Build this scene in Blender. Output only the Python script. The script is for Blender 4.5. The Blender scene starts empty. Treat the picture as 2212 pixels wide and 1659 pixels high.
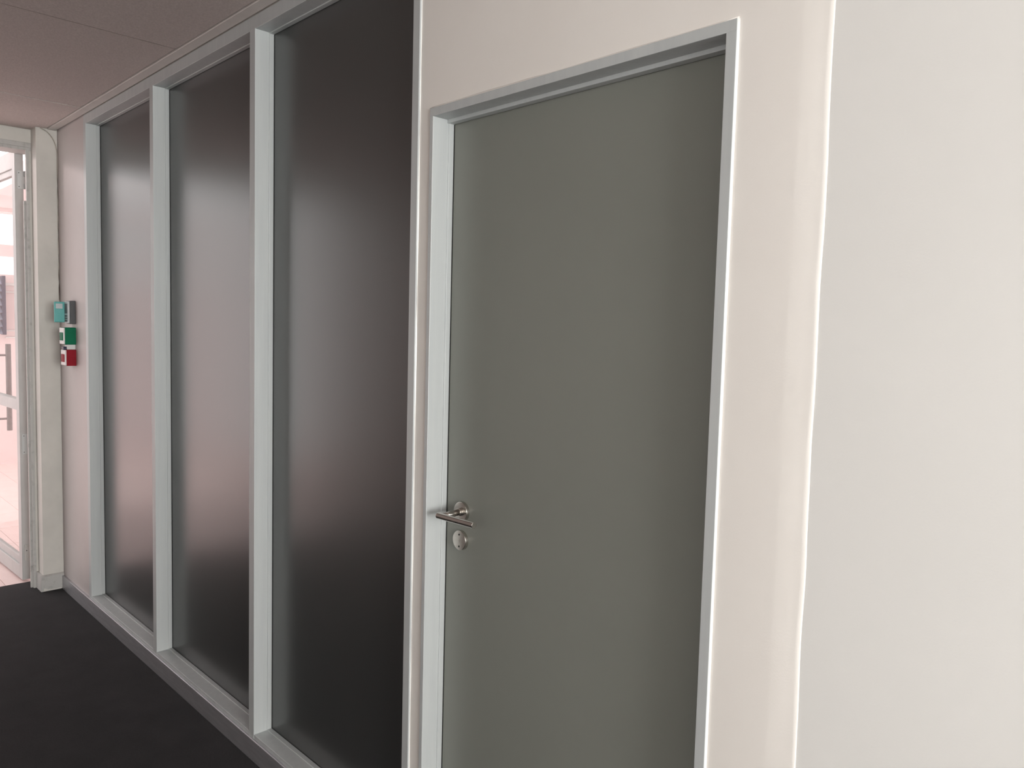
import bpy, bmesh, math, random
from mathutils import Vector, Matrix, noise
random.seed(7)
S = bpy.context.scene
C = S.collection

# ------------------------------------------------------------------ camera
YAW, PITCH, ROLL, FPX = 0.7998, 0.0719, 0.0258, 1686.16
cam_d = bpy.data.cameras.new('camera'); cam = bpy.data.objects.new('camera', cam_d); C.objects.link(cam)
cam_d.sensor_fit = 'HORIZONTAL'; cam_d.sensor_width = 36.0; cam_d.lens = 36.0 * FPX / 2212.0
cam_d.clip_start = 0.02; cam_d.clip_end = 200
fw = Vector((-math.sin(YAW)*math.cos(PITCH), math.cos(YAW)*math.cos(PITCH), -math.sin(PITCH)))
rt = Vector((math.cos(YAW), math.sin(YAW), 0)); up = rt.cross(fw)
r2 = rt*math.cos(ROLL) + up*math.sin(ROLL); u2 = -rt*math.sin(ROLL) + up*math.cos(ROLL)
M = Matrix((r2, u2, -fw)).transposed().to_4x4(); M.translation = Vector((0, -1.24, 1.565))
cam.matrix_world = M
S.camera = cam

# ------------------------------------------------------------------ sky, exposure
w = bpy.data.worlds.new('overcast_sky'); S.world = w; w.use_nodes = True
bg = w.node_tree.nodes['Background']; bg.inputs[0].default_value = (1.0, 0.985, 0.98, 1); bg.inputs[1].default_value = 2.1
S.view_settings.view_transform = 'Standard'; S.view_settings.look = 'None'
S.view_settings.exposure = 0.0; S.view_settings.gamma = 1.0; S.view_settings.use_curve_mapping = False

# unseen lobby windows, placed and sized for the light they give: one in the lobby's long wall, one in its end wall; open side of the covered walkway
LW1 = (-0.35, 1.45, 0.9, 2.42)      # x0,x1,z0,z1 on y = -3.2
LW2 = (-3.0, -0.15, 0.8, 2.55)       # y0,y1,z0,z1 on x = 5.0
sd = bpy.data.lights.new('sun', 'SUN'); sd.energy = 5.0; sd.angle = 0.009; sd.color = (1.0, 0.97, 0.94)
so = bpy.data.objects.new('sun', sd); C.objects.link(so); so.location = (4, 3, 9)
so.rotation_euler = Vector((-0.38, -0.2, -0.90)).to_track_quat('-Z', 'Y').to_euler()
def daylight(name, loc, rot, sx, sy, watts):  # added area lamp filling a window opening
    l = bpy.data.lights.new(name, 'AREA'); l.shape = 'RECTANGLE'; l.size = sx; l.size_y = sy; l.energy = watts; l.color = (1.0, 0.995, 0.975)
    o = bpy.data.objects.new(name, l); C.objects.link(o); o.location = loc; o.rotation_euler = rot
# area lamps added just outside the two lobby panes, standing in for daylight
daylight('side_window_fill', ((LW1[0]+LW1[1])/2, -3.36, (LW1[2]+LW1[3])/2), (math.radians(90), 0, 0), LW1[1]-LW1[0], LW1[3]-LW1[2], 24)
daylight('rear_window_fill', (5.16, (LW2[0]+LW2[1])/2, (LW2[2]+LW2[3])/2), (math.radians(90), 0, math.radians(90)), LW2[1]-LW2[0], LW2[3]-LW2[2], 450)

# ------------------------------------------------------------------ materials
def nt(name):
    m = bpy.data.materials.new(name); m.use_nodes = True
    return m, m.node_tree, m.node_tree.nodes['Principled BSDF']
def noise_node(t, scale, detail=4, rough=0.6, stretch=None):
    tc = t.nodes.new('ShaderNodeTexCoord'); n = t.nodes.new('ShaderNodeTexNoise')
    n.inputs['Scale'].default_value = scale; n.inputs['Detail'].default_value = detail; n.inputs['Roughness'].default_value = rough
    if stretch:
        mp = t.nodes.new('ShaderNodeMapping'); mp.inputs['Scale'].default_value = stretch
        t.links.new(tc.outputs['Object'], mp.inputs[0]); t.links.new(mp.outputs[0], n.inputs['Vector'])
    else:
        t.links.new(tc.outputs['Object'], n.inputs['Vector'])
    return n
def ramp(t, src, a, b, ca, cb):
    r = t.nodes.new('ShaderNodeValToRGB'); r.color_ramp.elements[0].position = a; r.color_ramp.elements[1].position = b
    r.color_ramp.elements[0].color = (*ca, 1); r.color_ramp.elements[1].color = (*cb, 1)
    t.links.new(src, r.inputs[0]); return r
def mat(name, ca, cb=None, rough=0.5, metal=0.0, scale=20, bump=0.0, bscale=None, spec=0.5, stretch=None, detail=4, a=0.35, b=0.65, bdist=0.002, rvar=0.0):
    m, t, p = nt(name)
    p.inputs['Roughness'].default_value = rough; p.inputs['Metallic'].default_value = metal
    p.inputs['Specular IOR Level'].default_value = spec
    n = noise_node(t, scale, detail, stretch=stretch)
    r = ramp(t, n.outputs['Fac'], a, b, ca, cb or tuple(c*0.94 for c in ca)); t.links.new(r.outputs[0], p.inputs['Base Color'])
    if rvar:
        mr = t.nodes.new('ShaderNodeMapRange'); mr.inputs['To Min'].default_value = rough-rvar; mr.inputs['To Max'].default_value = rough+rvar
        t.links.new(n.outputs['Fac'], mr.inputs['Value']); t.links.new(mr.outputs[0], p.inputs['Roughness'])
    if bump:
        n2 = noise_node(t, bscale or scale, 3); bp = t.nodes.new('ShaderNodeBump'); bp.inputs['Strength'].default_value = bump; bp.inputs['Distance'].default_value = bdist
        t.links.new(n2.outputs['Fac'], bp.inputs['Height']); t.links.new(bp.outputs[0], p.inputs['Normal'])
    return m
MT = {}
MT['paint'] = mat('cream_wall_paint', (0.79, 0.745, 0.71), (0.77, 0.722, 0.685), rough=0.42, scale=3.0, bump=0.25, bscale=260, bdist=0.0006, spec=0.4)
MT['paint_cool'] = mat('offwhite_wall_paint', (0.775, 0.755, 0.735), (0.76, 0.74, 0.72), rough=0.42, scale=2.5, bump=0.22, bscale=260, bdist=0.0006, spec=0.4)
MT['opposite'] = mat('warm_wall_paint', (0.66, 0.60, 0.57), rough=0.5, scale=3)
MT['gloss_paint'] = mat('glossy_paint_bead', (0.88, 0.87, 0.84), rough=0.2, scale=30, spec=0.6)
MT['strip_paint'] = mat('pinkish_grey_paint', (0.56, 0.505, 0.495), (0.53, 0.475, 0.465), rough=0.45, scale=3)
MT['plaster'] = mat('end_wall_paint', (0.63, 0.60, 0.56), (0.56, 0.535, 0.50), rough=0.5, scale=5, bump=0.2, bscale=120, bdist=0.001)
MT['old_paint'] = mat('chipped_grey_paint', (0.47, 0.455, 0.44), (0.33, 0.315, 0.30), rough=0.5, scale=26, a=0.52, b=0.78, bump=0.4, bscale=60, bdist=0.001)
MT['alu'] = mat('anodised_aluminium', (0.53, 0.545, 0.545), (0.50, 0.515, 0.52), rough=0.52, metal=0.2, scale=6, stretch=(8, 8, 0.5), rvar=0.03)
MT['alu_old'] = mat('weathered_aluminium', (0.48, 0.47, 0.465), (0.44, 0.43, 0.425), rough=0.5, metal=0.2, scale=6)
MT['alu_skirt'] = mat('grey_metal_skirting', (0.50, 0.49, 0.51), (0.43, 0.42, 0.44), rough=0.38, metal=0.7, scale=9, stretch=(1, 1, 8), rvar=0.05)
MT['steel'] = mat('brushed_stainless', (0.62, 0.58, 0.54), (0.55, 0.52, 0.48), rough=0.24, metal=1.0, scale=60, stretch=(1, 30, 30))
MT['steel_dark'] = mat('dark_satin_steel', (0.24, 0.205, 0.20), (0.20, 0.17, 0.165), rough=0.45, metal=0.5, scale=40)
MT['black'] = mat('black_rubber', (0.012, 0.012, 0.013), rough=0.6)
MT['tile'] = mat('mineral_ceiling_tile', (0.63, 0.565, 0.54), (0.54, 0.48, 0.46), rough=0.9, scale=150, a=0.36, b=0.6, bump=0.5, bscale=240, bdist=0.0015, spec=0.15)
MT['tbar'] = mat('white_steel_tbar', (0.64, 0.60, 0.575), rough=0.5, scale=8)
MT['plain_white'] = mat('white_plastic', (0.75, 0.74, 0.73), rough=0.4, scale=12)
MT['dark_plastic'] = mat('charcoal_plastic', (0.055, 0.055, 0.06), rough=0.45, scale=60)
MT['silver_plastic'] = mat('silver_plastic', (0.42, 0.44, 0.45), rough=0.35, metal=0.3, scale=40)
MT['teal'] = mat('teal_plastic', (0.10, 0.42, 0.40), (0.14, 0.46, 0.44), rough=0.4, scale=30)
MT['green'] = mat('green_plastic', (0.0, 0.150, 0.072), (0.0, 0.135, 0.065), rough=0.6, scale=30, spec=0.2)
MT['red'] = mat('red_plastic', (0.29, 0.006, 0.018), (0.26, 0.005, 0.015), rough=0.6, scale=30, spec=0.2)
MT['navy'] = mat('navy_plastic', (0.012, 0.014, 0.05), rough=0.4)
MT['cable'] = mat('beige_cable', (0.42, 0.38, 0.33), rough=0.5)
MT['render_wall'] = mat('pale_pink_render', (0.82, 0.68, 0.675), (0.79, 0.65, 0.645), rough=0.7, scale=4)
MT['pink_tile'] = mat('pink_floor_tile', (0.84, 0.66, 0.635), (0.80, 0.61, 0.585), rough=0.35, scale=5, detail=6)
MT['grout'] = mat('tile_grout', (0.52, 0.38, 0.36), rough=0.9)
MT['slat'] = mat('blue_grey_louvre', (0.30, 0.33, 0.42), (0.26, 0.29, 0.38), rough=0.4, scale=8)
MT['door_grey'] = mat('grey_green_door_panel', (0.215, 0.218, 0.196), (0.205, 0.208, 0.187), rough=0.40, scale=2.0, bump=0.06, bscale=900, bdist=0.0002, spec=0.5)

def carpet():
    m, t, p = nt('charcoal_carpet'); p.inputs['Roughness'].default_value = 0.95; p.inputs['Specular IOR Level'].default_value = 0.15
    n = noise_node(t, 230, 4, 0.85); r = ramp(t, n.outputs['Fac'], 0.3, 0.75, (0.012, 0.0115, 0.0125), (0.047, 0.044, 0.047))
    n2 = noise_node(t, 7, 4, 0.6); r2_ = ramp(t, n2.outputs['Fac'], 0.3, 0.7, (0.8, 0.8, 0.8), (1.15, 1.12, 1.12))
    mx = t.nodes.new('ShaderNodeMix'); mx.data_type = 'RGBA'; mx.blend_type = 'MULTIPLY'; mx.inputs[0].default_value = 1.0
    t.links.new(r.outputs[0], mx.inputs[6]); t.links.new(r2_.outputs[0], mx.inputs[7]); t.links.new(mx.outputs[2], p.inputs['Base Color'])
    bp = t.nodes.new('ShaderNodeBump'); bp.inputs['Strength'].default_value = 0.8; bp.inputs['Distance'].default_value = 0.004
    t.links.new(n.outputs['Fac'], bp.inputs['Height']); t.links.new(bp.outputs[0], p.inputs['Normal'])
    p.inputs['Sheen Weight'].default_value = 0.06
    return m
MT['carpet'] = carpet()

def frosted():
    m, t, p = nt('frosted_glass'); out = t.nodes['Material Output']
    p.inputs['Base Color'].default_value = (0.030, 0.031, 0.031, 1); p.inputs['Roughness'].default_value = 0.27; p.inputs['IOR'].default_value = 2.5
    n = noise_node(t, 700, 2); bp = t.nodes.new('ShaderNodeBump'); bp.inputs['Strength'].default_value = 0.04; bp.inputs['Distance'].default_value = 0.0002
    t.links.new(n.outputs['Fac'], bp.inputs['Height']); t.links.new(bp.outputs[0], p.inputs['Normal'])
    p2 = t.nodes.new('ShaderNodeBsdfPrincipled'); p2.inputs['Base Color'].default_value = (0.035, 0.036, 0.036, 1); p2.inputs['Roughness'].default_value = 0.55; p2.inputs['IOR'].default_value = 1.85
    tr = t.nodes.new('ShaderNodeBsdfTranslucent'); tr.inputs[0].default_value = (0.5, 0.53, 0.52, 1)
    m0 = t.nodes.new('ShaderNodeMixShader'); m0.inputs[0].default_value = 0.35
    t.links.new(p.outputs[0], m0.inputs[1]); t.links.new(p2.outputs[0], m0.inputs[2])
    mx = t.nodes.new('ShaderNodeMixShader'); mx.inputs[0].default_value = 0.08
    t.links.new(m0.outputs[0], mx.inputs[1]); t.links.new(tr.outputs[0], mx.inputs[2]); t.links.new(mx.outputs[0], out.inputs[0])
    return m
MT['frosted'] = frosted()

def clear_glass():
    m, t, p = nt('clear_glass'); out = t.nodes['Material Output']; t.nodes.remove(p)
    tr = t.nodes.new('ShaderNodeBsdfTransparent'); tr.inputs[0].default_value = (0.95, 0.96, 0.955, 1)
    gl = t.nodes.new('ShaderNodeBsdfGlossy'); gl.inputs['Roughness'].default_value = 0.02
    lw = t.nodes.new('ShaderNodeLayerWeight'); pw = t.nodes.new('ShaderNodeMath'); pw.operation = 'POWER'; pw.inputs[1].default_value = 5
    mr = t.nodes.new('ShaderNodeMapRange'); mr.inputs['To Min'].default_value = 0.02; mr.inputs['To Max'].default_value = 0.25
    t.links.new(lw.outputs['Facing'], pw.inputs[0]); t.links.new(pw.outputs[0], mr.inputs['Value'])
    mx = t.nodes.new('ShaderNodeMixShader'); t.links.new(mr.outputs[0], mx.inputs[0])
    t.links.new(tr.outputs[0], mx.inputs[1]); t.links.new(gl.outputs[0], mx.inputs[2]); t.links.new(mx.outputs[0], out.inputs[0])
    return m
MT['glass'] = clear_glass()

# ------------------------------------------------------------------ builders
def obj(name, bm, m, parent=None, smooth=False):
    bmesh.ops.recalc_face_normals(bm, faces=bm.faces)
    me = bpy.data.meshes.new(name); bm.to_mesh(me); bm.free()
    if m: me.materials.append(MT[m] if isinstance(m, str) else m)
    o = bpy.data.objects.new(name, me); C.objects.link(o)
    if smooth:
        for f in me.polygons: f.use_smooth = True
    if parent:
        o.parent = parent; o.location = -parent.location if parent.type == 'EMPTY' else -Vector(parent.get('_o', (0, 0, 0)))
    return o
def part(name, bm, m, parent, smooth=False):
    """mesh given in world coordinates, parented (parents sit unrotated)"""
    o = obj(name, bm, m, None, smooth); o.parent = parent
    o.matrix_parent_inverse = Matrix.Translation(-world_loc(parent))
    return o
def world_loc(o):
    v = Vector(o.location)
    if o.parent: v = v + o.matrix_parent_inverse.translation + world_loc(o.parent)
    return v
def box(x0, x1, y0, y1, z0, z1, bev=0.0, bm=None, seg=2):
    own = bm is None
    b = bmesh.new()
    vs = [b.verts.new((x, y, z)) for x in (x0, x1) for y in (y0, y1) for z in (z0, z1)]
    for f in ((0, 1, 3, 2), (4, 6, 7, 5), (0, 4, 5, 1), (2, 3, 7, 6), (0, 2, 6, 4), (1, 5, 7, 3)):
        b.faces.new([vs[i] for i in f])
    if bev: bmesh.ops.bevel(b, geom=b.edges[:], offset=bev, segments=seg, affect='EDGES', profile=0.5)
    if own: return b
    me = bpy.data.meshes.new('tmp'); b.to_mesh(me); b.free(); bm.from_mesh(me); bpy.data.meshes.remove(me)
    return bm
def cyl(p0, p1, r, seg=24, bev=0.0, r1=None, bm=None):
    p0 = Vector(p0); p1 = Vector(p1); d = p1-p0
    b = bmesh.new()
    bmesh.ops.create_cone(b, cap_ends=True, segments=seg, radius1=r, radius2=r if r1 is None else r1, depth=d.length)
    if bev:
        es = [e for e in b.edges if abs(e.verts[0].co.z-e.verts[1].co.z) < 1e-6]
        bmesh.ops.bevel(b, geom=es, offset=bev, segments=3, affect='EDGES', profile=0.5)
    q = d.to_track_quat('Z', 'Y').to_matrix().to_4x4(); q.translation = (p0+p1)/2
    bmesh.ops.transform(b, matrix=q, verts=b.verts)
    if bm is None: return b
    me = bpy.data.meshes.new('tmp'); b.to_mesh(me); b.free(); bm.from_mesh(me); bpy.data.meshes.remove(me)
    return bm
def tube(pts, r, seg=8):
    b = bmesh.new(); pts = [Vector(p) for p in pts]; rings = []
    for i, p in enumerate(pts):
        d = (pts[min(i+1, len(pts)-1)]-pts[max(i-1, 0)]).normalized()
        q = d.to_track_quat('Z', 'Y').to_matrix()
        rings.append([b.verts.new(p+q @ Vector((r*math.cos(a), r*math.sin(a), 0))) for a in [2*math.pi*k/seg for k in range(seg)]])
    for A, B in zip(rings, rings[1:]):
        for k in range(seg): b.faces.new((A[k], A[(k+1) % seg], B[(k+1) % seg], B[k]))
    b.faces.new(rings[0][::-1]); b.faces.new(rings[-1])
    return b
def empty(name, loc, label=None, cat=None, kind=None, group=None):
    o = bpy.data.objects.new(name, None); C.objects.link(o); o.location = loc; o.empty_display_size = 0.1
    tag(o, label, cat, kind, group); return o
def tag(o, label=None, cat=None, kind=None, group=None):
    if label: o['label'] = label
    if cat: o['category'] = cat
    if kind: o['kind'] = kind
    if group: o['group'] = group
    return o
def struct(name, bm, m, label, cat, smooth=False):
    return tag(obj(name, bm, m, None, smooth), label, cat, 'structure')
def boxes(*bs):
    bm = bmesh.new()
    for b in bs: box(*b, bm=bm)
    return bm

# ------------------------------------------------------------------ measurements (metres; x along the corridor, y into the glazed wall)
ZC = 2.588                      # ceiling
XE = -4.944                     # face of the end wall's pier
XR = -0.567                     # corner where the door wall turns
WE = -1.640                     # glazing meets plaster
DX0, DX1, DZ = -1.5905, -0.7356, 2.108   # outer edge of the door frame
GT, GB = 2.5404, 0.0935         # daylight opening of the glazing
MU = [(-4.450, -4.411), (-3.521, -3.4816), (-2.585, -2.5454), (-1.666, -1.638)]
GY = 0.062                      # glass and door set back this far
YO = -1.95                      # opposite corridor wall
LX, LY0, LY1 = 5.0, -3.2, 0.0   # lobby extent

# ------------------------------------------------------------------ floor and ceiling
struct('floor', box(-5.19, LX+0.2, LY0-0.2, 3.2, -0.12, 0.0), 'carpet', 'dark charcoal carpet running along the corridor', 'floor')

ceil = empty('ceiling', (0, 0, ZC), 'suspended ceiling of speckled mineral tiles in a white grid', 'ceiling', 'structure')
part('ceiling_slab', box(-5.25, LX+0.2, LY0-0.2, 3.2, ZC+0.03, ZC+0.15), 'tbar', ceil)
xs = [-5.05, -4.315, -3.105, -1.895, -0.685, 0.525, 1.735, 2.945, 4.155, 5.0]
ys = [-0.05-0.6*k for k in range(6)]
g = 0.0030
for i in range(len(xs)-1):
    for j in range(len(ys)-1):
        if j > 2 and i < 4: continue
        part('ceiling_tile', box(xs[i]+g, xs[i+1]-g, ys[j+1]+0.003, ys[j]-0.003, ZC+0.002+0.0012*((i*3+j) % 2), ZC+0.03, 0.0012, seg=1), 'tile', ceil)
for x in xs[1:]:
    part('grid_bar', box(x-0.004, x+0.004, -3.2, -0.05, ZC+0.010, ZC+0.03), 'tbar', ceil)
for y in ys[1:]:
    part('grid_bar', box(-5.05, LX, y-0.005, y+0.005, ZC+0.010, ZC+0.03), 'tbar', ceil)
# perimeter strip against the glazed wall, in lengths that butt together
for a, b_ in zip([XE]+xs[1:4], xs[1:4]+[XR]):
    part('edge_trim', box(a+0.001, b_-0.001, -0.0495, -0.0085, ZC-0.002, ZC+0.03, 0.0012, seg=1), 'tbar', ceil)

# ------------------------------------------------------------------ wall_front: painted wall holding the glazing and the door
def wall_front():
    bm = boxes((-4.450, WE, 0.001, 0.14, ZC-0.004, ZC+0.1),       # above the glazing
               (WE, DX0, 0, 0.14, 0, ZC+0.1),
               (DX0, DX1, 0, 0.14, DZ, ZC+0.1))
    # right of the door: plaster feathers out and ends in a soft rounded step, line slightly wavy as worked by hand
    n = 70; rows = []
    for k in range(n+1):
        z = (ZC+0.1)*k/n
        wob = 0.0030*noise.noise(Vector((0.3, 1.7, z*2.6))) + 0.0012*noise.noise(Vector((4.1, 0.2, z*9)))
        rr = 0.0115*(1+0.5*noise.noise(Vector((9.0, 2.0, z*4.3))))
        cx = XR+wob
        row = [(DX1, 0, z), (cx-0.16, 0, z), (cx-0.056, 0.0, z), (cx-0.050, 0.0005, z), (cx-0.025, 0.0030, z), (cx-rr*1.2, 0.0047, z)]
        for q in range(1, 6):
            a = math.radians(48*q/5); row.append((cx-rr*1.2+rr*1.2*math.sin(a), 0.0047+rr*0.75*(1-math.cos(a)), z))
        row += [(cx+0.0005, 0.03, z), (cx+0.0005, 0.14, z), (DX1, 0.14, z)]
        rows.append([bm.verts.new(v) for v in row])
    for A, B in zip(rows, rows[1:]):
        m_ = len(A)
        for q in range(m_): bm.faces.new((A[q], A[(q+1) % m_], B[(q+1) % m_], B[q]))
    bm.faces.new(rows[0][::-1]); bm.faces.new(rows[-1])
    return bm
o = struct('wall_front', wall_front(), 'paint', 'cream painted corridor wall around the grey door and glazing', 'wall')
for f in o.data.polygons:
    if len(f.vertices) == 4 and f.center.x > DX1+0.01 and f.center.y < 0.012: f.use_smooth = True
struct('wall_left', box(-5.16, -4.450, 0, 0.14, 0, ZC+0.1), 'strip_paint', 'pinkish grey strip of wall between the glazing and the end wall', 'wall')
struct('wall_right', box(XR-0.014, LX+0.2, 0.0082, 0.15, 0, ZC+0.1), 'paint_cool', 'smooth off-white wall beyond the wavy plaster joint', 'wall')
# paint beads where plaster meets metal: a soft triangular fillet, slightly uneven
def fillet(pts, s):
    """pts along the joint; cross-section rises from plaster (+x or +z side) to the proud metal frame"""
    bm = bmesh.new(); rows = []
    for (x, z, vx, vz) in pts:
        k = s*(1+0.5*noise.noise(Vector((x*9, 3.3, z*9))))
        rows.append([bm.verts.new(v) for v in ((x-vx*0.002, 0.001, z-vz*0.002), (x-vx*0.002, -0.0058, z-vz*0.002), (x+vx*k*0.15, -0.0052, z+vz*k*0.15),
                     (x+vx*k*0.5, -0.0028, z+vz*k*0.5), (x+vx*k, -0.0003, z+vz*k), (x+vx*k, 0.001, z+vz*k))])
    for A, B in zip(rows, rows[1:]):
        for q in range(6): bm.faces.new((A[q], A[(q+1) % 6], B[(q+1) % 6], B[q]))
    bm.faces.new(rows[0][::-1]); bm.faces.new(rows[-1]); return bm
N = 70
struct('trim_1', fillet([(WE, ZC*k/N, 1, 0) for k in range(N+1)], 0.0030), 'gloss_paint', 'glossy white paint bead between the last mullion and the plaster', 'trim', True)
struct('trim_2', fillet([(DX1, DZ*k/N, 1, 0) for k in range(N+1)], 0.0017), 'gloss_paint', 'glossy white paint bead down the hinge side of the door frame', 'trim', True)
struct('trim_3', fillet([(DX0+(DX1-DX0)*k/30, DZ, 0, 1) for k in range(31)], 0.004), 'paint', 'uneven cream paint bead above the door frame head', 'trim', True)

# ------------------------------------------------------------------ window_1: frosted glazed screen in aluminium
win = empty('window_1', (-3.0, 0.03, 0), 'floor to ceiling frosted glass screen with aluminium mullions beside the door', 'window', 'structure')
PY = -0.006                                                     # frame front, proud of plaster
for (a, b_) in MU:
    part('mullion', box(a, b_, PY, 0.10, GB-0.0156, GT+0.003, 0.0012), 'alu', win)
part('head_rail', box(MU[0][0], WE, PY+0.001, 0.10, GT, ZC-0.003, 0.0012), 'alu', win)
part('sill_rail', box(MU[0][0], WE, PY+0.001, 0.10, 0.0775, GB, 0.0012), 'alu', win)
bw, bd = 0.0035, 0.018                                          # glazing beads
for k in range(3):
    x0, x1 = MU[k][1], MU[k+1][0]
    pane = part('glass_pane', box(x0-0.006, x1+0.006, GY, GY+0.010, GB-0.006, GT+0.006), 'frosted', win)
    tag(pane, 'dark frosted glass pane')
    y0, y1 = GY-bd, GY-0.0016
    part('glazing_bead', box(x0-0.001, x0+bw, y0, y1, GB, GT, 0.001), 'alu', pane)
    part('glazing_bead', box(x1-bw, x1+0.001, y0, y1, GB, GT, 0.001), 'alu', pane)
    part('glazing_bead', box(x0+bw, x1-bw, y0, y1, GB-0.001, GB+bw, 0.001), 'alu', pane)
    part('glazing_bead', box(x0+bw, x1-bw, y0, y1, GT-bw, GT+0.001, 0.001), 'alu', pane)
    gk = bw-0.0008
    part('gasket', boxes((x0, x0+gk, y1-0.0004, GY+0.0005, GB, GT), (x1-gk, x1, y1-0.0004, GY+0.0005, GB, GT),
                         (x0, x1, y1-0.0004, GY+0.0005, GB, GB+gk), (x0, x1, y1-0.0004, GY+0.0005, GT-gk, GT)), 'black', pane)

struct('baseboard_front', box(XE, WE+0.03, -0.013, 0.002, 0, 0.0785, 0.002), 'alu_skirt', 'grey metal skirting under the glazed screen', 'baseboard')
struct('baseboard_right', box(DX1+0.012, XR+0.002, -0.013, 0.002, 0, 0.0785, 0.002), 'alu_skirt', 'short grey skirting between the door frame and the corner', 'baseboard')

# ------------------------------------------------------------------ door_1: grey office door in its metal frame
door = empty('door_1', ((DX0+DX1)/2, 0.03, 0), 'dark grey-green office door in a silver metal frame with lever handle', 'door', 'structure')
L = 0.015
def jamb(x, s):
    bm = box(x, x+s*0.0135 if s > 0 else x-0.0215, PY, 0.13, 0, DZ-0.002, 0.0012)
    return bm
part('jamb', box(DX0, DX0+0.0135, PY, 0.13, 0, DZ-0.0205, 0.0012), 'alu', door)
part('jamb', box(DX1-0.0215, DX1, PY, 0.13, 0, DZ-0.0205, 0.0012), 'alu', door)
part('frame_head', box(DX0, DX1, PY, 0.13, DZ-0.021, DZ, 0.0012), 'alu', door)
part('door_stop', box(DX0+0.0130, DX0+0.0165, GY-0.018, GY-0.002, 0, DZ-0.021, 0.001), 'alu', door)
part('door_stop', box(DX1-0.0245, DX1-0.021, GY-0.018, GY-0.002, 0, DZ-0.021, 0.001), 'alu', door)
part('head_stop', box(DX0+0.0135, DX1-0.0215, GY-0.022, GY-0.002, DZ-0.030, DZ-0.0205, 0.001), 'alu', door)
part('seal', boxes((DX0+0.0130, DX0+0.0150, GY-0.003, GY+0.02, 0, DZ-0.03), (DX1-0.0235, DX1-0.0215, GY-0.003, GY+0.02, 0, DZ-0.03),
                   (DX0+0.0135, DX1-0.0215, GY-0.003, GY+0.02, DZ-0.0275, DZ-0.0205)), 'black', door)
part('door_leaf', box(DX0+0.0165, DX1-0.0250, GY, GY+0.040, 0.006, DZ-0.0285, 0.001), 'door_grey', door)
HX, HZ = -1.509, 1.0885
lev = part('lever_handle', cyl((-1.5255, -0.008, HZ-0.0035), (-1.386, -0.008, HZ-0.0010), 0.0083, 32, 0.0012), 'steel', door)
part('lever_neck', cyl((HX, 0.052, HZ), (HX, -0.008, HZ-0.003), 0.0080, 24), 'steel', lev, True)
part('rose', cyl((HX, GY, HZ), (HX, 0.0515, HZ), 0.0258, 48, 0.0015), 'steel', lev)
part('collar', cyl((HX, 0.052, HZ), (HX, 0.044, HZ), 0.0105, 24, 0.001), 'steel', lev)
KX, KZ = -1.511, 1.0130
key = part('key_escutcheon', cyl((KX, GY, KZ), (KX, 0.0515, KZ), 0.0258, 48, 0.0015), 'steel', door)
for dz in (0.0155, -0.0155):
    part('screw', cyl((KX, 0.0518, KZ+dz), (KX, 0.0508, KZ+dz), 0.0024, 12), 'black', key)
part('keyhole', boxes((KX-0.0015, KX+0.0015, 0.0511, 0.0516, KZ-0.006, KZ), (KX-0.0028, KX+0.0028, 0.0511, 0.0516, KZ-0.0008, KZ+0.004)), 'steel', key)

# ------------------------------------------------------------------ wall_end: pier, lintel and double door opening
PYW = -0.105                     # pier width
struct('wall_end', boxes((-5.16, XE, PYW, -0.0012, 0, ZC+0.1), (-5.25, -5.05, YO, PYW, 2.516, ZC+0.1), (-5.10, -5.05, -0.118, PYW, 0, 2.516), (-5.25, -5.05, YO, YO+0.25, 0, 2.516)),
       'plaster', 'grey-white plastered end wall of the corridor around the glass door', 'wall')
def skirt():
    bm = bmesh.new(); n = 14
    rows = []
    for k in range(n+1):
        y = PYW-0.012+(0.012-PYW-0.004)*k/n if False else (PYW-0.012)+(abs(PYW)+0.010)*k/n
        zb = 0.006+0.012*max(0, noise.noise(Vector((y*60, 0.4, 0))))+0.010*(1-k/n)
        rows.append([bm.verts.new(v) for v in ((XE+0.012, y, zb), (XE+0.012, y, 0.088), (XE+0.004, y, 0.096), (XE-0.001, y, 0.096), (XE-0.001, y, zb))])
    for A, B in zip(rows, rows[1:]):
        for q in range(5): bm.faces.new((A[q], A[(q+1) % 5], B[(q+1) % 5], B[q]))
    bm.faces.new(rows[0][::-1]); bm.faces.new(rows[-1])
    box(-5.06, XE+0.001, PYW-0.012, PYW+0.001, 0.0, 0.094, bm=bm)
    return bm
struct('baseboard_end', skirt(), 'old_paint', 'ragged off-white skirting block around the end wall pier', 'baseboard')

# ------------------------------------------------------------------ door_2: glazed aluminium door standing open at the end
d2 = empty('door_2', (-5.2, -0.13, 0), 'glazed aluminium door standing open at the bright end of the corridor', 'door', 'structure')
jm = part('frame_jamb', box(-5.064, -5.044, -0.131, -0.116, 0, 2.492, 0.001), 'old_paint', d2)
part('frame_jamb', box(-5.15, -5.045, YO+0.25, YO+0.27, 0, 2.492, 0.001), 'old_paint', d2)
part('architrave', box(-5.052, -5.040, YO+0.24, PYW-0.001, 2.490, 2.516, 0.002), 'old_paint', d2)
part('frame_head', box(-5.19, -5.045, YO+0.25, PYW-0.001, 2.474, 2.492, 0.001), 'old_paint', d2)
part('weather_strip', box(-5.076, -5.062, -0.1415, -0.129, 0, 2.20, 0.001), 'old_paint', d2)
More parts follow.
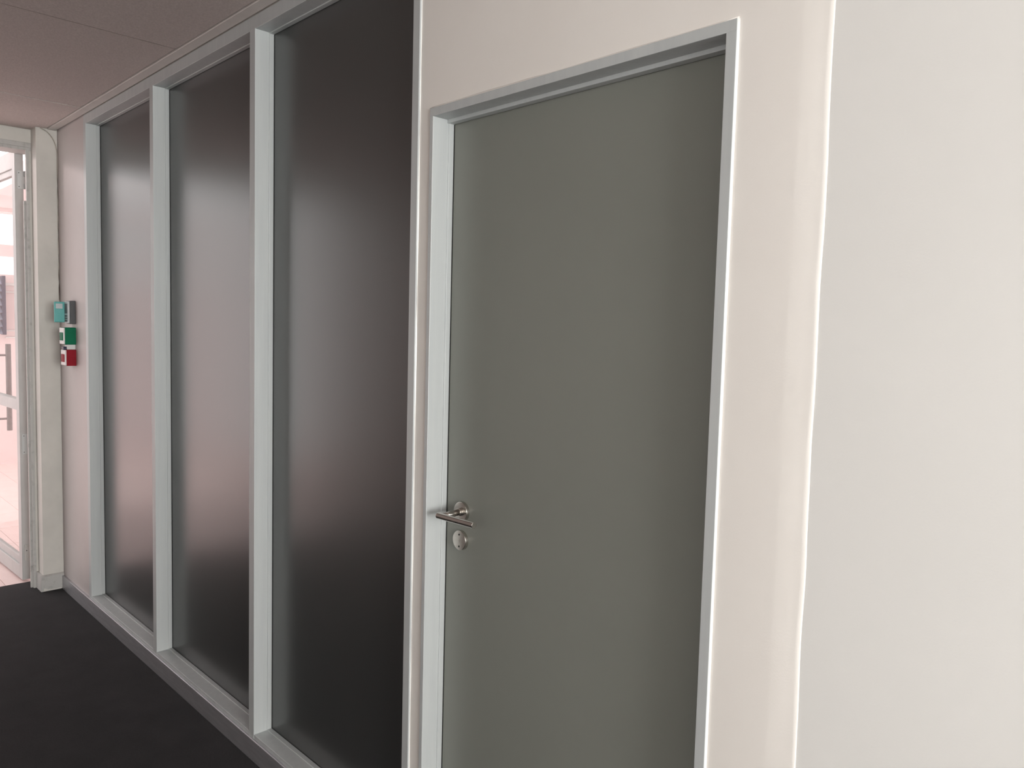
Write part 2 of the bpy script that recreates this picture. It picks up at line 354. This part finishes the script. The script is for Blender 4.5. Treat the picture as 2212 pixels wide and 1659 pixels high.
# leaf: hinge edge at x=-5.2, swung 90 degrees outward; built along -x, turned a little about the hinge
HGX, HGY = -5.205, -0.110
LA = math.radians(2.4)
def leafed(bm):
    T = Matrix.Translation(Vector((HGX, HGY, 0))) @ Matrix.Rotation(LA, 4, 'Z') @ Matrix.Translation(Vector((-HGX, -HGY, 0)))
    bmesh.ops.transform(bm, matrix=T, verts=bm.verts); return bm
T0, T1 = HGY-0.044, HGY           # leaf faces (y)
LWID = 0.80; X0 = HGX
part('stile', leafed(box(X0-0.055, X0, T0, T1, 0.012, 2.495, 0.002)), 'alu_old', d2)
part('stile', leafed(box(X0-LWID, X0-LWID+0.055, T0, T1, 0.012, 2.495, 0.002)), 'alu_old', d2)
tr_ = part('top_rail', leafed(box(X0-LWID+0.055, X0-0.055, T0, T1, 2.398, 2.495, 0.002)), 'alu_old', d2)
part('top_bead', leafed(box(X0-LWID+0.055, X0-0.055, T0+0.010, T1-0.010, 2.364, 2.399, 0.002)), 'alu_old', tr_)
br = part('bottom_rail', leafed(box(X0-LWID+0.055, X0-0.055, T0, T1, 0.012, 0.092, 0.002)), 'alu_old', d2)
part('bottom_bead', leafed(box(X0-LWID+0.055, X0-0.055, T0+0.010, T1-0.010, 0.091, 0.136, 0.002)), 'alu_old', br)
part('mid_rail', leafed(box(X0-LWID+0.055, X0-0.055, T0, T1, 1.012, 1.075, 0.002)), 'alu_old', d2)
for (z0, z1) in ((0.136, 1.012), (1.075, 2.364)):
    part('glass_pane', leafed(box(X0-LWID+0.055, X0-0.055, -0.135, -0.129, z0, z1)), 'glass', d2)
pb = part('pull_handle', cyl((-5.885, -0.066, 1.377), (-5.885, -0.066, 0.815), 0.016, 20, 0.002), 'steel_dark', d2, False)
for z in (1.305, 0.893):
    part('standoff', cyl((-5.885, -0.066, z), (-5.885, -0.150, z), 0.007, 12), 'steel_dark', pb)
for (za, zb) in ((2.2815, 2.383), (0.757, 0.876)):
    hg = part('hinge', box(X0-0.002, X0+0.003, -0.142, -0.100, za, zb, 0.001), 'alu', d2)
    part('knuckle', cyl((X0+0.006, -0.101, za), (X0+0.006, -0.101, za+0.030), 0.007, 12), 'alu', hg)
    part('knuckle', cyl((X0+0.006, -0.101, zb-0.030), (X0+0.006, -0.101, zb), 0.007, 12), 'alu', hg)
    for zz in (za+0.012, zb-0.012):
        part('screw', cyl((X0+0.002, -0.133, zz), (X0+0.0036, -0.133, zz), 0.0025, 10), 'black', hg)
pv = part('pivot_plate', box(X0-0.002, X0+0.004, -0.142, -0.110, 0.125, 0.220, 0.001), 'old_paint', d2)
part('screw', cyl((X0+0.003, -0.130, 0.185), (X0+0.0048, -0.130, 0.185), 0.003, 10), 'black', pv)

# ------------------------------------------------------------------ rest of the shell (behind and beside the camera)
struct('wall_opposite', boxes((-5.25, XR, YO-0.12, YO, 0, ZC+0.1), (XR-0.12, XR, LY0, YO-0.12, 0, ZC+0.1)), 'opposite', 'warm off-white corridor wall facing the glazed screen', 'wall')
x0, x1, z0, z1 = LW1
struct('wall_lobby', boxes((XR-0.12, LX+0.2, LY0-0.15, LY0, 0, z0), (XR-0.12, LX+0.2, LY0-0.15, LY0, z1, ZC+0.1), (XR-0.12, x0, LY0-0.15, LY0, z0, z1), (x1, LX+0.2, LY0-0.15, LY0, z0, z1)),
       'paint_cool', 'off-white lobby wall with a wide window', 'wall')
y0, y1, a0, a1 = LW2
struct('wall_rear', boxes((LX, LX+0.15, LY0, LY1+0.15, 0, a0), (LX, LX+0.15, LY0, LY1+0.15, a1, ZC+0.1), (LX, LX+0.15, LY0, y0, a0, a1), (LX, LX+0.15, y1, LY1+0.15, a0, a1)),
       'paint_cool', 'off-white rear lobby wall with a window', 'wall')
def lobby_window(name, horiz, a, b_, z0, z1, at, label):
    e = empty(name, ((a+b_)/2 if horiz else at, at if horiz else (a+b_)/2, z0), label, 'window', 'structure')
    B = (lambda u0, u1, v0, v1, za, zb, bev=0.0: box(u0, u1, v0, v1, za, zb, bev)) if horiz else (lambda u0, u1, v0, v1, za, zb, bev=0.0: box(v0, v1, u0, u1, za, zb, bev))
    f0, f1 = at-0.03, at+0.03
    for (za, zb) in ((z0, z0+0.05), (z1-0.05, z1)): part('frame_rail', B(a, b_, f0, f1, za, zb, 0.002), 'alu', e)
    n = 3
    for k in range(n+1):
        c = a+(b_-a)*k/n; c = min(max(c, a+0.025), b_-0.025)
        part('frame_post', B(c-0.025, c+0.025, f0, f1, z0+0.05, z1-0.05, 0.002), 'alu', e)
    for k in range(n):
        part('glass_pane', B(a+(b_-a)*k/n+0.02, a+(b_-a)*(k+1)/n-0.02, at-0.004, at+0.004, z0+0.045, z1-0.045), 'glass', e)
lobby_window('window_2', True, x0, x1, z0, z1, LY0-0.07, 'wide unseen window in the lobby wall, sized for the light it gives')
lobby_window('window_3', False, y0, y1, a0, a1, LX+0.07, 'unseen window in the rear lobby wall, placed for the light it gives')
# dark office behind the frosted glass
struct('wall_office', boxes((-5.16, -5.04, 0.14, 3.1, 0, ZC+0.1), (-5.04, XR, 3.0, 3.1, 0, ZC+0.1), (XR-0.12, XR, 0.15, 3.0, 0, ZC+0.1)), 'plaster', 'grey wall of the unlit office behind the glass', 'wall')

# ------------------------------------------------------------------ devices on the strip by the end wall
xn = -4.645
kp = empty('access_keypad', (xn-0.035, 0, 1.524), 'charcoal access keypad with teal flip cover on the wall above green box', 'keypad')
part('housing', box(xn-0.075, xn, -0.027, 0.001, 1.524, 1.648, 0.003), 'dark_plastic', kp)
fp = part('front_plate', box(xn-0.073, xn-0.002, -0.036, -0.026, 1.527, 1.645, 0.004), 'silver_plastic', kp)
part('display', box(xn-0.062, xn-0.016, -0.0372, -0.035, 1.580, 1.632, 0.0006), 'dark_plastic', fp)
for r in range(3):
    for c in range(3):
        part('key', box(xn-0.060+c*0.016, xn-0.049+c*0.016, -0.0378, -0.035, 1.536+r*0.013, 1.545+r*0.013, 0.001), 'dark_plastic', fp)
cv = part('flip_cover', box(xn-0.079, xn-0.070, -0.085, -0.030, 1.532, 1.642, 0.004), 'teal', kp)
part('cover_window', box(xn-0.0705, xn-0.0685, -0.077, -0.045, 1.605, 1.632, 0.0006), 'silver_plastic', cv)
gr = empty('door_release', (xn-0.04, 0, 1.414), 'green emergency door release box between the keypad and red box', 'call point')
part('housing', box(xn-0.087, xn, -0.053, 0.001, 1.4145, 1.505, 0.003), 'green', gr)
part('front_frame', box(xn-0.086, xn-0.001, -0.058, -0.052, 1.416, 1.5035, 0.003), 'plain_white', gr)
part('push_plate', box(xn-0.068, xn-0.019, -0.062, -0.057, 1.435, 1.478, 0.002), 'green', gr)
cd = obj('conduit_piece', box(xn-0.06, xn-0.012, -0.040, 0.001, 1.386, 1.4148, 0.004), 'plain_white')
tag(cd, 'short white conduit joining the green and red wall boxes', 'conduit')
rd = empty('fire_call_point', (xn-0.045, 0, 1.30), 'red fire alarm call point below the green box', 'call point')
part('housing', box(xn-0.090, xn, -0.047, 0.001, 1.300, 1.3865, 0.003), 'red', rd)
part('front_frame', box(xn-0.089, xn-0.001, -0.052, -0.046, 1.302, 1.385, 0.003), 'plain_white', rd)
part('break_plate', box(xn-0.072, xn-0.020, -0.0555, -0.051, 1.320, 1.362, 0.0015), 'red', rd)
part('test_key', box(xn-0.060, xn-0.024, -0.055, -0.038, 1.386, 1.402, 0.002), 'navy', rd)
pts = [(XE+0.01, -0.085, ZC)]
for k in range(1, 9):
    a = math.radians(90*k/8); pts.append((XE+0.009, -0.085+0.081*math.sin(a)*1.0, ZC-0.004-0.13*(1-math.cos(a))))
for k in range(1, 13): pts.append((XE+0.006+0.0008*math.sin(k*1.7), -0.004, ZC-0.134-0.8*k/12))
tag(obj('wall_cable', tube(pts, 0.0022), 'cable', None, True), 'thin beige cable curving from the ceiling into the corner above the keypad', 'cable')

# ------------------------------------------------------------------ covered walkway outside the glass door
fl = empty('floor_outside', (-7, 0, 0), 'pale pink tiled floor outside the glass door', 'floor', 'structure')
part('grout_bed', box(-12, -5.19, -3.0, 4.0, -0.12, -0.004), 'grout', fl)
tm = None
tw, tl = 0.24, 0.48
tiles = []
for i in range(14):
    for j in range(22):
        xx = -5.192-tl*i; yy = -1.92+tw*j
        if xx-tl < -12 or len(tiles) >= 290: continue
        tiles.append((xx, yy))
tb = box(-tl+0.002, -0.002, 0.0015, tw-0.0015, -0.02, 0.0, 0.001, seg=1)
tme = bpy.data.meshes.new('floor_tile'); bmesh.ops.recalc_face_normals(tb, faces=tb.faces); tb.to_mesh(tme); tb.free(); tme.materials.append(MT['pink_tile'])
for (xx, yy) in tiles:
    o = bpy.data.objects.new('floor_tile', tme); C.objects.link(o); o.parent = fl
    o.matrix_parent_inverse = Matrix.Translation(-fl.location); o.location = (xx, yy, 0)
struct('shade_soffit_outside', boxes((-5.62, -5.25, -3.0, 4.0, 2.66, 2.80), (-9.5, -5.62, 0.35, 4.0, 2.66, 2.80)), 'render_wall', 'pale pink soffit over the walkway outside, extended to shade the far wall', 'ceiling')  # long right-hand part added to keep the far wall in shade
# far wall of the walkway with high daylight window
FX = -9.5
struct('wall_outside', boxes((FX-0.2, FX, -3.0, 4.0, 0, 1.98), (FX-0.2, FX, -3.0, 4.0, 2.62, 2.8), (FX-0.2, FX, -3.0, -2.4, 1.98, 2.62), (FX-0.2, FX, 3.4, 4.0, 1.98, 2.62)),
       'render_wall', 'pale pink rendered wall far outside the glass door', 'wall')
w4 = empty('window_4', (FX-0.1, 0.5, 1.98), 'high strip window in the pink wall outside', 'window', 'structure')
part('transom', box(FX-0.12, FX-0.04, -2.4, 3.4, 2.17, 2.29, 0.002), 'render_wall', w4)
for y in (-2.4, -0.95, 1.6, 3.36):
    part('frame_post', box(FX-0.12, FX-0.06, y, y+0.04, 1.98, 2.62, 0.002), 'alu', w4)
for (za, zb) in ((1.98, 2.17), (2.29, 2.62)):
    part('glass_pane', box(FX-0.095, FX-0.087, -2.4, 3.4, za, zb), 'glass', w4)
# louvred unit bracketed onto that solid wall, no window opening behind it
lv = empty('louvre_unit', (FX+0.03, 0.0, 1.36), 'blue-grey louvred unit on the pink wall seen through the glass door', 'window', 'structure')
LO = FX+0.03
part('side_cheek', box(LO, LO+0.12, 0.585, 0.615, 1.36, 1.96, 0.003), 'navy', lv)
part('side_cheek', box(LO, LO+0.12, -0.615, -0.585, 1.36, 1.96, 0.003), 'navy', lv)
for y in (-0.6, 0.6):
    for z in (1.45, 1.85): part('bracket', box(FX-0.0005, LO+0.002, y-0.01, y+0.01, z-0.015, z+0.015, 0.001), 'navy', lv)
for k in range(8):
    bm = box(LO+0.015, LO+0.105, -0.585, 0.585, -0.004, 0.004, 0.001)
    bmesh.ops.rotate(bm, cent=Vector((LO+0.06, 0, 0)), matrix=Matrix.Rotation(math.radians(42), 3, 'Y'), verts=bm.verts)
    bmesh.ops.translate(bm, vec=Vector((0, 0, 1.40+0.072*k)), verts=bm.verts)
    part('slat', bm, 'slat', lv)
for z, lb in ((1.88, 'thick white rail running beside the top of the louvred unit'), (1.80, 'white rail just under the thick rail beside the louvred unit'),
              (1.40, 'white rail running beside the foot of the louvred unit'), (1.33, 'lowest white rail on the pink wall outside')):
    hh = 0.014 if z == 1.88 else 0.008
    tag(obj('wall_rail', box(FX-0.0002, FX+0.02, 0.63, 1.9, z-hh, z+hh, 0.003), 'plain_white'), lb, 'rail', None, 'white rails on the pink wall')
# small ceiling spotlight just outside the door: the light that falls back along the glazing
sp = empty('ceiling_spotlight', (-5.45, -0.59, 2.66), 'small spotlight under the walkway soffit just outside the door', 'lamp')
part('lamp_body', cyl((-5.45, -0.59, 2.662), (-5.45, -0.59, 2.570), 0.035, 24, 0.002), 'plain_white', sp)
em, t_, p_ = nt('lamp_lens'); p_.inputs['Emission Color'].default_value = (1, 0.80, 0.77, 1); p_.inputs['Emission Strength'].default_value = 8
part('lamp_lens', cyl((-5.45, -0.59, 2.571), (-5.45, -0.59, 2.562), 0.025, 20), em, sp)
ld = bpy.data.lights.new('spotlight_bulb', 'POINT'); ld.energy = 5; ld.shadow_soft_size = 0.012; ld.color = (1, 0.80, 0.775)
lo = bpy.data.objects.new('spotlight_bulb', ld); C.objects.link(lo); lo.location = (-5.45, -0.59, 2.536)
